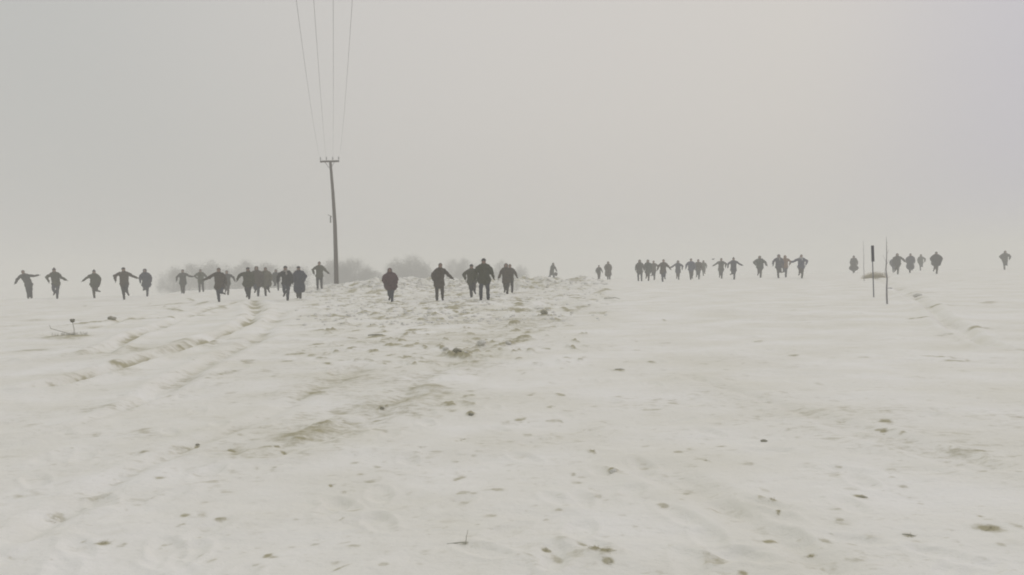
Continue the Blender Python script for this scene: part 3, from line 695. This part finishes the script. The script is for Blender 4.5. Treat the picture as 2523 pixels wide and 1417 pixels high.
# ------------------------------------------------------------------ power pole
WOOD = mat('weathered_pole_wood', (.062, .045, .036), .85, .35, 3, .5, 14); IRON = mat('galvanised_iron', (.10, .10, .10), .6, .2, 8)
GLASSY = mat('insulator_porcelain', (.32, .33, .32), .3, .1, 8)
PD = 62.0
foot = at_depth(829, 702, PD); foot.z = gz(foot.x, foot.y)-.05
top = at_depth(814, 399, PD-.4)
pole = empty('power_pole', foot)
tag(pole, 'tall wooden power pole leaning to the left with a crossarm on top', 'power pole')
tv = top-foot
m = MB(); m.tube([(0, 0, -.3), tv*.25+Vector((.06, 0, 0)), tv*.5+Vector((.10, 0, 0)), tv*.75+Vector((.07, 0, 0)), tv], [.17, .15, .13, .11, .09], 14)
link('pole_shaft', m.mesh('pole_shaft'), pole, [WOOD])
XD = Vector((math.cos(.12), math.sin(.12), .0))                       # crossarm direction
half = 23*PD/F
rotx = Matrix.Rotation(.12, 3, 'Z') @ Matrix.Rotation(math.radians(-1.0), 3, 'Y')
ac = tv+Vector((-.02, -.14, .02))
m = MB(); m.box(ac, (half, .055, .062), rotx); link('crossarm', m.mesh('crossarm', False), pole, [WOOD])
m = MB(); m.tube([ac+rotx@Vector((-.34, .03, -.02)), tv-Vector((0, .10, .52))], [.018, .018], 8); m.tube([ac+rotx@Vector((.34, .03, -.02)), tv-Vector((0, .10, .52))], [.018, .018], 8)
link('arm_brace', m.mesh('arm_brace'), pole, [IRON])
ins = []
for t_ in (-.95, -.33, .33, .95):
    c = ac+rotx@Vector((half*t_, 0, .06)); m = MB()
    m.tube([c, c+Vector((0, 0, .10))], [.014, .014], 8); m.tube([c+Vector((0, 0, .09)), c+Vector((0, 0, .13)), c+Vector((0, 0, .17)), c+Vector((0, 0, .22))], [.045, .05, .036, .04], 10)
    link('insulator', m.mesh('insulator'), pole, [GLASSY]); ins.append(foot+c+Vector((0, 0, .17)))
bp_ = foot.lerp(top, (702-530)/(702-399.)) - foot
m = MB(); m.tube([bp_+Vector((-.08, -.05, -.10)), bp_+Vector((-.20, -.08, .0)), bp_+Vector((-.34, -.08, .06))], [.03, .024, .018], 8); m.box(bp_+Vector((-.17, -.06, -.28)), (.035, .05, .22))
link('bracket', m.mesh('bracket'), pole, [IRON])
# four wires, sagging over the camera to the next pole out of sight
WIRE = mat('aluminium_wire', (.20, .20, .20), .5, .1, 2)
for q, (uu, lab) in enumerate(((730, 'leftmost'), (773, 'second from the left'), (821, 'third from the left'), (868, 'rightmost'))):
    A0 = ins[q]; T_ = at_depth(uu, 0, 20.0)
    # parabola through the insulator and the point seen at the top of the picture
    yA, yT = A0.y, T_.y; yE = -8.0
    xs = (T_.x-A0.x)/(T_.y-A0.y)
    zE = A0.z-.2
    # z = A0.z + a s + b s^2 with s from insulator
    sT = yA-yT; sE = yA-yE; dzT = T_.z-A0.z; dzE = zE-A0.z
    b2 = (dzT/sT-dzE/sE)/(sT-sE); a2 = dzT/sT-b2*sT
    pts = []
    for n_ in range(41):
        s_ = sE*n_/40; pts.append(Vector((A0.x-xs*s_, yA-s_, A0.z+a2*s_+b2*s_*s_)))
    m = MB(); m.tube(pts, [.0024+.0022*min(1, n_/26) for n_ in range(41)], 6)
    wob = link('overhead_wire', m.mesh('overhead_wire'), None, [WIRE])
    tag(wob, 'thin %s of the four overhead wires rising from the power pole crossarm' % lab, 'wire', 'overhead wires')

# ------------------------------------------------------------------ marker post, saplings
PLAST = mat('marker_post_paint', (.13, .13, .15), .6, .2, 6); DARKP = mat('marker_dark_panel', (.035, .035, .05), .5, .2, 6)
pf = at_depth(2153, 731, 28.8); pt_ = at_depth(2148.5, 605, 28.8); pf.z = gz(pf.x, pf.y)
mk = empty('marker_post', pf); tag(mk, 'thin roadside marker post with a narrow dark plate at its top', 'marker post')
v_ = pt_-pf
m = MB(); m.tube([(0, 0, -.1), v_*.5, v_*.97], [.020, .019, .018], 8); link('post', m.mesh('post'), mk, [PLAST])
m = MB(); m.box(v_*.845+Vector((0, -.032, 0)), (.046, .006, .26), Matrix.Rotation(-math.atan2(-v_.x, v_.z)*1.0, 3, 'Y')); link('plate', m.mesh('plate', False), mk, [DARKP])
BARK = mat('young_bark', (.26, .25, .26), .85, .3, 12)
def sapling(name, uf, vf, ut, vt, d, r0, label, seed, nb):
    a = at_depth(uf, vf, d); b_ = at_depth(ut, vt, d); a.z = gz(a.x, a.y); rg = random.Random(seed)
    e = empty(name, a); tag(e, label, 'sapling'); v = b_-a
    m = MB(); pts = [Vector((0, 0, -.05))]; rs = [r0]
    for k in range(1, 9):
        t = k/8; pts.append(v*t+Vector((rg.uniform(-.012, .012), rg.uniform(-.02, .02), 0))); rs.append(r0*(1-t)**.8+.003)
    m.tube(pts, rs, 7); link('stem', m.mesh('stem'), e, [BARK])
    for k in range(nb):
        t = rg.uniform(.35, .95) ; p = v*t; s = rg.choice((-1, 1)); L_ = rg.uniform(.08, .25)*(1.2-t)
        m = MB(); m.tube([p, p+Vector((s*L_*.5, rg.uniform(-.05, .05), L_*.7)), p+Vector((s*L_*.7, 0, L_*1.5))], [.0045, .003, .002], 5); link('twig', m.mesh('twig'), e, [BARK])
    return e, v
e, v = sapling('bare_sapling', 2186, 749, 2183, 583, 23.6, .023, 'bare grey sapling stem right of the marker post, nearest and tallest', 3, 7)
m = MB(); p = v*.235; m.tube([p, p+Vector((.05, -.02, .0)), p+Vector((.12, -.02, -.004))], [.010, .010, .012], 6); link('broken_twig', m.mesh('broken_twig'), e, [BARK])
sapling('bare_sapling', 2129, 690, 2127, 592, 50, .016, 'faint bare sapling left of the marker post, behind the trampled bank', 4, 9)

# ------------------------------------------------------------------ trees behind the crest
TBARK = mat('tree_bark', (.05, .045, .038), .9, .3, 3); TWIG = [mat('twig_mass_grey', (.055, .056, .045), .9, .35, .8), mat('twig_mass_olive', (.065, .060, .045), .9, .35, .8)]
def tree(u, vtop, d, wpx, label, seed, dens=1.0, vbase=None, mi=0):
    rg = random.Random(seed)
    b = at_depth(u, vtop, d); x, y = b.x, b.y; z0 = float(ground_base(np.array([x]), np.array([y]))[0])
    H = b.z-z0; W = wpx*1.18*d/F/2
    t = empty('bare_tree', (x, y, z0)); tag(t, label, 'tree', 'bare trees behind the snow crest')
    m = MB(); tips = []
    nst = rg.randint(1, 3)
    for q in range(nst):
        a = rg.uniform(0, 6.28); bx = Vector((math.cos(a)*.2*q, math.sin(a)*.2*q, -.2)); p = bx; r = .05+H*.014
        pts = [p]; rs = [r]
        for k in range(5):
            p = p+Vector((rg.uniform(-.06, .06)*H+math.cos(a)*.03*H*q, rg.uniform(-.06, .06)*H, H*.17)); r *= .78; pts.append(p); rs.append(r)
            for l_ in range(3):
                aa = rg.uniform(0, 6.28); LL = W*rg.uniform(.5, .95)*(1 if k else .7); el_ = rg.uniform(.2, .9)
                e1 = p+Vector((math.cos(aa)*LL*.5, math.sin(aa)*LL*.5, LL*.35*el_)); e2 = e1+Vector((math.cos(aa)*LL*.4, math.sin(aa)*LL*.4, LL*.45*el_))
                if e2.z < H*.97: m.tube([p, e1, e2], [r*.55, r*.3, r*.12], 5); tips.append((e1, e2))
        m.tube(pts, rs, 7)
    link('trunk', m.mesh('trunk'), t, [TBARK])
    # crown: a cloud of fine twigs gathered in clumps, with gaps between
    V = []; Fc = []
    clumps = []
    for k in range(int(60*max(1, W/2.2))):
        while True:
            px_, pz_ = rg.uniform(-1, 1), rg.uniform(0, 1)
            if px_*px_+((pz_-.42)/.58)**2 < 1: break
        cr = rg.uniform(.20, .38)*min(W, H*.5)
        clumps.append((px_*(W-cr*.6), rg.uniform(-.7, .7)*W, .10*H+pz_*(.90*H-cr), cr))
    clumps.append((rg.uniform(-.15, .15)*W, 0, H-.25*min(W, H*.5)*.8, .22*min(W, H*.5)))
    n = int(6800*max(dens, .7)*max(.6, W*H/12.0))
    for k in range(n):
        cx, cy, cz, cr = clumps[rg.randrange(len(clumps))]
        g = Vector((rg.gauss(0, .62), rg.gauss(0, .6), rg.gauss(0, .62)))*cr; p = Vector((cx, cy, cz))+g
        if p.z < .05: continue
        dr_ = Vector((rg.gauss(0, 1)+p.x*.4, rg.gauss(0, 1), rg.gauss(.6, .8))).normalized(); L_ = rg.uniform(.22, .60)
        sd = dr_.cross(Vector((rg.gauss(0, 1), rg.gauss(0, 1), rg.gauss(0, 1)))).normalized()*rg.uniform(.008, .020)
        i0 = len(V); V += [p-sd, p+sd, p+dr_*L_]; Fc.append((i0, i0+1, i0+2))
        s2 = p+dr_*L_*.4; d2 = (dr_+Vector((rg.gauss(0, .8), rg.gauss(0, .8), rg.gauss(0, .8)))).normalized()*L_*.6
        i0 = len(V); V += [s2-sd*.7, s2+sd*.7, s2+d2]; Fc.append((i0, i0+1, i0+2))
    me = bpy.data.meshes.new('crown'); me.from_pydata([tuple(q) for q in V], [], Fc)
    link('crown', me, t, [TWIG[mi]])
TREES = [(425,662,120,60,.9,'low grey tree at the far left end of the hazy tree line'),
 (465,654,118,70,1.1,'rounded grey tree behind the person holding one arm straight out'),
 (516,647,122,60,1.1,'pale tree top rising over the gap between the slim runner and the brown coat'),
 (560,655,116,70,1.1,'broad hazy tree behind the runner in the dark brown coat'),
 (607,646,120,60,1.0,'tree just left of the packed group, its top above their heads'),
 (660,653,116,80,1.0,'hazy tree hidden mostly by the packed group'),
 (722,656,118,70,.9,'hazy tree between the packed group and the runner in the slate coat'),
 (820,644,116,70,1.2,'tree directly behind the foot of the power pole'),
 (868,641,114,84,1.2,'wide rounded tree just right of the power pole'),
 (905,668,112,80,1.2,'low bushy tree sloping down to the hooded maroon runner'),
 (975,640,128,44,.8,'thin faint tree beside the darkest rounded tree'),
 (1015,633,120,76,1.5,'darkest rounded tree, alone between the maroon runner and the brown coat runner'),
 (1052,672,122,44,.8,'small bush at the right foot of the darkest rounded tree'),
 (1117,642,140,46,.8,'faint upright tree left of the olive jacket pair'),
 (1143,640,142,36,.7,'faint narrow tree touching the head of the shorter olive runner'),
 (1183,645,142,44,.7,'faint tree between the heads of the two olive runners'),
 (1236,645,146,36,.6,'faint tree behind the close brown pair'),
 (1283,656,146,30,.6,'faintest small tree, right end of the hazy tree line'),
 (1180,668,130,190,.4,'faint long thicket low behind the olive and brown runners')]
for i, (u, v, d, wp_, de, lab) in enumerate(TREES): tree(u, v-(4 if v < 690 else 0), d*1.45, wp_, lab, 200+i, de, mi=i % 2)

# ------------------------------------------------------------------ small things on the snow
DIRT = mat('frozen_soil', (.27, .26, .19), .95, .3, 18, .5, 60, (.50, .48, .40)); STRAW = mat('dry_stalk', (.44, .43, .37), .9, .3, 20); CLOD = mat('dirty_snow_lump', (.60, .58, .51), .95, .1, 14, .8, 60, (.86, .85, .80))
def lump_mesh(name, r, seed, sq=.6):
    bm = bmesh.new(); bmesh.ops.create_icosphere(bm, subdivisions=3, radius=1)
    rg = random.Random(seed); ox = rg.uniform(0, 50)
    for v in bm.verts:
        c = v.co; n1 = float(vnoise(np.array([c.x*1.2+c.z+ox]), np.array([c.y*1.2-c.z*.7+ox]), .9, seed)[0]); n2 = float(vnoise(np.array([c.x-c.z+ox]), np.array([c.y+c.z*.9]), .35, seed)[0])
        v.co = Vector((c.x, c.y*.8, c.z*sq))*(1+.75*n1+.6*n2)*r
    me = bpy.data.meshes.new(name); bm.to_mesh(me); bm.free(); me.polygons.foreach_set('use_smooth', [True]*len(me.polygons)); return me
def ground_pt(u, v):
    x, y = flat_xy(u, v)
    for _ in range(6):
        r = ray(u, v); z = gz(x, y); t = (z-CAM_H)/min(r.z, -.002); x, y = x*.5+r.x*t*.5, y*.5+r.y*t*.5
    return Vector((x, y, gz(x, y)))
LUMPS = [(1882,1088,.019,'lone dark clod of frozen soil on clean snow, right of centre',DIRT),
 (1127,875,.060,'largest dark soil clod in the trampled middle ground',DIRT),
 (1148,868,.050,'clod of dirty snow just right of the largest dark soil clod',CLOD),
 (1187,850,.085,'pale block of dirty snow above and right of the largest dark clod',CLOD),
 (1097,861,.050,'upright lump of dirty snow left of the largest dark clod',CLOD),
 (276,790,.11,'dark soil clod under the third and fourth runners from the left',DIRT),
 (942,1006,.022,'small dark clod at the left edge of the brownish patch below centre',DIRT),
 (1160,1022,.022,'small dark clod right of the brownish patch below centre',DIRT),
 (1252,848,.055,'low dirty lump right of the pale block of dirty snow',CLOD),
 (486,1097,.015,'tiny dark clod at the end of a faint brown streak, lower left',DIRT),
 (1510,1162,.024,'dirty lump in the lower middle of the snowfield',CLOD),
 (1340,777,.11,'dark clod on the trampled slope below the close brown pair',DIRT),
 (2262,730,.13,'grey heap of dirty snow right of the bare sapling',CLOD)]
for i, (u, v, r, lab, mt) in enumerate(LUMPS):
    p = ground_pt(u, v); o = link('snow_lump' if mt is CLOD else 'soil_clod', lump_mesh('clod', r, 300+i, .55 if r < .15 else .4), None, [mt])
    o.location = p+Vector((0, 0, r*.12)); o.rotation_euler = (0, 0, i*1.3); tag(o, lab, 'snow lump' if mt is CLOD else 'clod', 'clods and lumps lying on the snow')
def stick(u, v, L_, ang, r, label, name='fallen_twig', rise=.02):
    p = ground_pt(u, v); m = MB(); d = Vector((math.cos(ang), math.sin(ang), 0))
    m.tube([-d*L_/2+Vector((0, 0, r)), Vector((.1*L_, .03*L_, .03*L_+r)), d*L_/2+Vector((0, .06*L_, r))], [r, r*1.1, r*.6], 6)
    o = link(name, m.mesh(name), None, [STRAW]); o.location = p; tag(o, label, 'twig'); return o
stick(1527, 911, .11, -.5, .005, 'short dark twig lying on clean snow right of centre')
stick(925, 827, .26, .35, .014, 'dark broken stick lying on the slope below the power pole')
stick(1146, 771, .26, -.3, .014, 'dark stick lying below the lone striding brown coat')
stick(1128, 1340, .09, .12, .0022, 'thin grey stalk lying flat at the bottom centre')
stick(1508, 737, 1.1, -1.15, .016, 'stick on the right end of the churned snow below the child')
stick(2240, 1320, .055, -.7, .0022, 'short dark twig lying at the lower right')
stick(2126, 1226, .045, -.5, .0022, 'short twig in the snow above the lower right corner area')
# upright stalk by the lying one
p = ground_pt(1147, 1341); m = MB(); m.tube([(0, 0, -.01), (.004, 0, .03), (.012, 0, .062)], [.0022, .0017, .001], 5); m.tube([(.0, 0, .002), (-.02, -.01, .012)], [.0015, .001], 5)
o = link('dry_stalk', m.mesh('dry_stalk'), None, [STRAW]); o.location = p; tag(o, 'tiny upright dry stalk poking out at the bottom centre', 'dry stalk')
# seed-headed weed at the left
p = ground_pt(182, 825); e = empty('dry_weed', p); tag(e, 'dry weed with a dark seed head above a brown tuft, far left', 'dry weed')
m = MB(); m.tube([(0, 0, -.03), (.01, 0, .12), (-.02, 0, .29)], [.012, .009, .007], 6); m.tube([(0, 0, 0), (-.25, .05, .07), (-.52, .05, .15), (-.54, .05, .23)], [.009, .008, .007, .005], 6); link('stem', m.mesh('stem'), e, [STRAW])
m = MB(); m.ball((-.02, 0, .31), (.052, .05, .035)); m.ball((-.045, 0, .335), (.03, .03, .02)); m.ball((.012, 0, .335), (.026, .03, .02)); link('seed_head', m.fused('seed_head', .01, 1, .01), e, [mat('seed_head_brown', (.20, .19, .15), .95)])
m = MB()
rg = random.Random(8)
for k in range(120):
    a = rg.uniform(0, 6.28); r_ = rg.uniform(0, .42); bx = Vector((math.cos(a)*r_-.08, math.sin(a)*.2*rg.random(), -.02)); L_ = rg.uniform(.04, .10)
    m.tube([bx, bx+Vector((rg.gauss(0, .05), rg.gauss(0, .03), L_))], [.0035, .0012], 4)
link('grass_tuft', m.mesh('grass_tuft'), e, [STRAW])
# bank of dry grass behind the marker post
p = ground_pt(2157, 686); m = MB()
for k in range(520):
    bx = Vector((rg.uniform(-.75, .62), rg.gauss(0, .25), -.05)); L_ = rg.uniform(.14, .50)*(1-(bx.x/1.1)**2)
    m.tube([bx, bx+Vector((rg.gauss(.0, .05), rg.gauss(0, .05), L_*.6)), bx+Vector((rg.gauss(.04, .09), rg.gauss(0, .08), L_))], [.008, .006, .002], 4)
o = link('dry_grass_clump', m.mesh('dry_grass_clump'), None, [mat('dry_grass', (.48, .43, .30), .95, .3, 4)]); o.location = p
tag(o, 'low clump of yellowish dry grass behind the marker post', 'dry grass')
# churned lumps: uncountable
V = MB(); rg = random.Random(77); base = [lump_mesh('t%d' % k, 1.0, 400+k, .55) for k in range(1)]
bm = bmesh.new(); bmesh.ops.create_icosphere(bm, subdivisions=2, radius=1)
ico = [v.co.copy() for v in bm.verts]; icf = [[v.index for v in f.verts] for f in bm.faces]; bm.free()
for me in base: bpy.data.meshes.remove(me)
vv = []; ff = []
cnt = 0
while cnt < 3000:
    u = rg.uniform(730, 1500); d = rg.uniform(20, 64) if rg.random() < .6 else rg.uniform(50, 62)
    x = (u-PW/2)/F*d; y = d
    if rg.random() > math.exp(-((u-1080)/330)**2): continue
    cnt += 1; s = rg.uniform(.018, .065)*(2.1 if d > 48 else 1.1); z = gz(x, y); R_ = Euler((rg.uniform(0, 6), rg.uniform(0, 6), rg.uniform(0, 6))).to_matrix(); b0 = len(vv)
    for c in ico:
        q = R_ @ (Vector((c.x*1.35, c.y, c.z*.8))*s*(1+.35*math.sin(3*c.x+s*900)*math.cos(4*c.y+c.z*3+s*700))); vv.append((x+q.x, y+q.y, z+q.z*.55-s*.12))
    ff += [tuple(b0+i for i in f) for f in icf]
me = bpy.data.meshes.new('snow_clods'); me.from_pydata(vv, [], ff); me.polygons.foreach_set('use_smooth', [True]*len(ff))
tag(link('snow_clods', me, None, [mat('snow_clod', (.58, .56, .50), .9, .1, 1.4, .4, 12, col2=(.88, .87, .83))]), 'small loose snow clods over the churned middle ground', 'snow clods', kind='stuff')
# thin stubble poking through around the brown patches
m = MB()
for (pu, pv, ru, rv, s, hh_) in PATCH:
    if s < .5 or pv < 800: continue
    for k in range(int((4+ru*1.2)*(s > .75))):
        uu = pu+rg.gauss(0, .45)*ru; v2 = pv+rg.gauss(0, .45)*rv; x, y = flat_xy(uu, v2)
        if y > 24 or y < 3.4: continue
        z = gz(x, y); L_ = rg.uniform(.002, .006)*(1+y/12)
        m.tube([(x, y, z-.003), (x+rg.gauss(0, .012), y+rg.gauss(0, .012), z+L_)], [.0006*(1+y/12), .0003*(1+y/12)], 4, cap=False)
tag(link('grass_stubble', m.mesh('grass_stubble', False), None, [mat('pale_stubble', (.44, .41, .30), .9, .3, 9)]), 'short dead grass stubble poking through thin snow', 'grass', kind='stuff')

# ------------------------------------------------------------------ bird
BIRD = mat('dark_feathers', (.02, .02, .022), .7)
p = at_depth(1757, 639, 70); bd = empty('flying_bird', p); tag(bd, 'small dark bird flying low beside the grey runner, the only bird', 'bird'); bd.rotation_euler = (0, 0, .5)
m = MB(); m.tube([(-.09, 0, 0), (-.03, 0, .0), (.04, 0, .01), (.085, 0, .02)], [.018, .042, .040, .022], 10); m.ball((.11, 0, .028), (.028, .024, .024)); m.tube([(.13, 0, .027), (.158, 0, .022)], [.008, .002], 6)
m.tube([(-.09, 0, 0), (-.16, 0, -.004)], [(.018, .008), (.034, .004)], 8, axis=(0, 1, 0)); 
for s in (-1, 1): m.tube([(.03, s*.02, .02), (.04, s*.10, .05), (-.01, s*.21, .025)], [(.05, .010), (.045, .007), (.012, .004)], 8, axis=(1, 0, 0))
o = link('bird_body', m.fused('bird_body', .006, 1), bd, [BIRD])

# ------------------------------------------------------------------ haze: falling snow and mist, one even box
zt = max(q.z for q in [top]+[i_ for i_ in ins])+1.2
me = bpy.data.meshes.new('haze'); b = MB(); b.box((0, 0, (zt-4.2)/2), (712, 712, (zt+4.2)/2)); hz = link('haze', b.mesh('haze', False), None, [])
hm_ = bpy.data.materials.new('haze'); hm_.use_nodes = True; t = hm_.node_tree; t.nodes.clear()
o_ = N('ShaderNodeOutputMaterial', t); pv = N('ShaderNodeVolumePrincipled', t); pv.inputs['Color'].default_value = (.975, .975, .945, 1); pv.inputs['Density'].default_value = .0060; pv.inputs['Anisotropy'].default_value = .0
t.links.new(pv.outputs[0], o_.inputs['Volume']); hz.data.materials.append(hm_); tag(hz, kind='stuff')
print('people', len(people), 'depths', [round(p[1], 1) for p in people])
print('heights', [round(p[3], 2) for p in people])
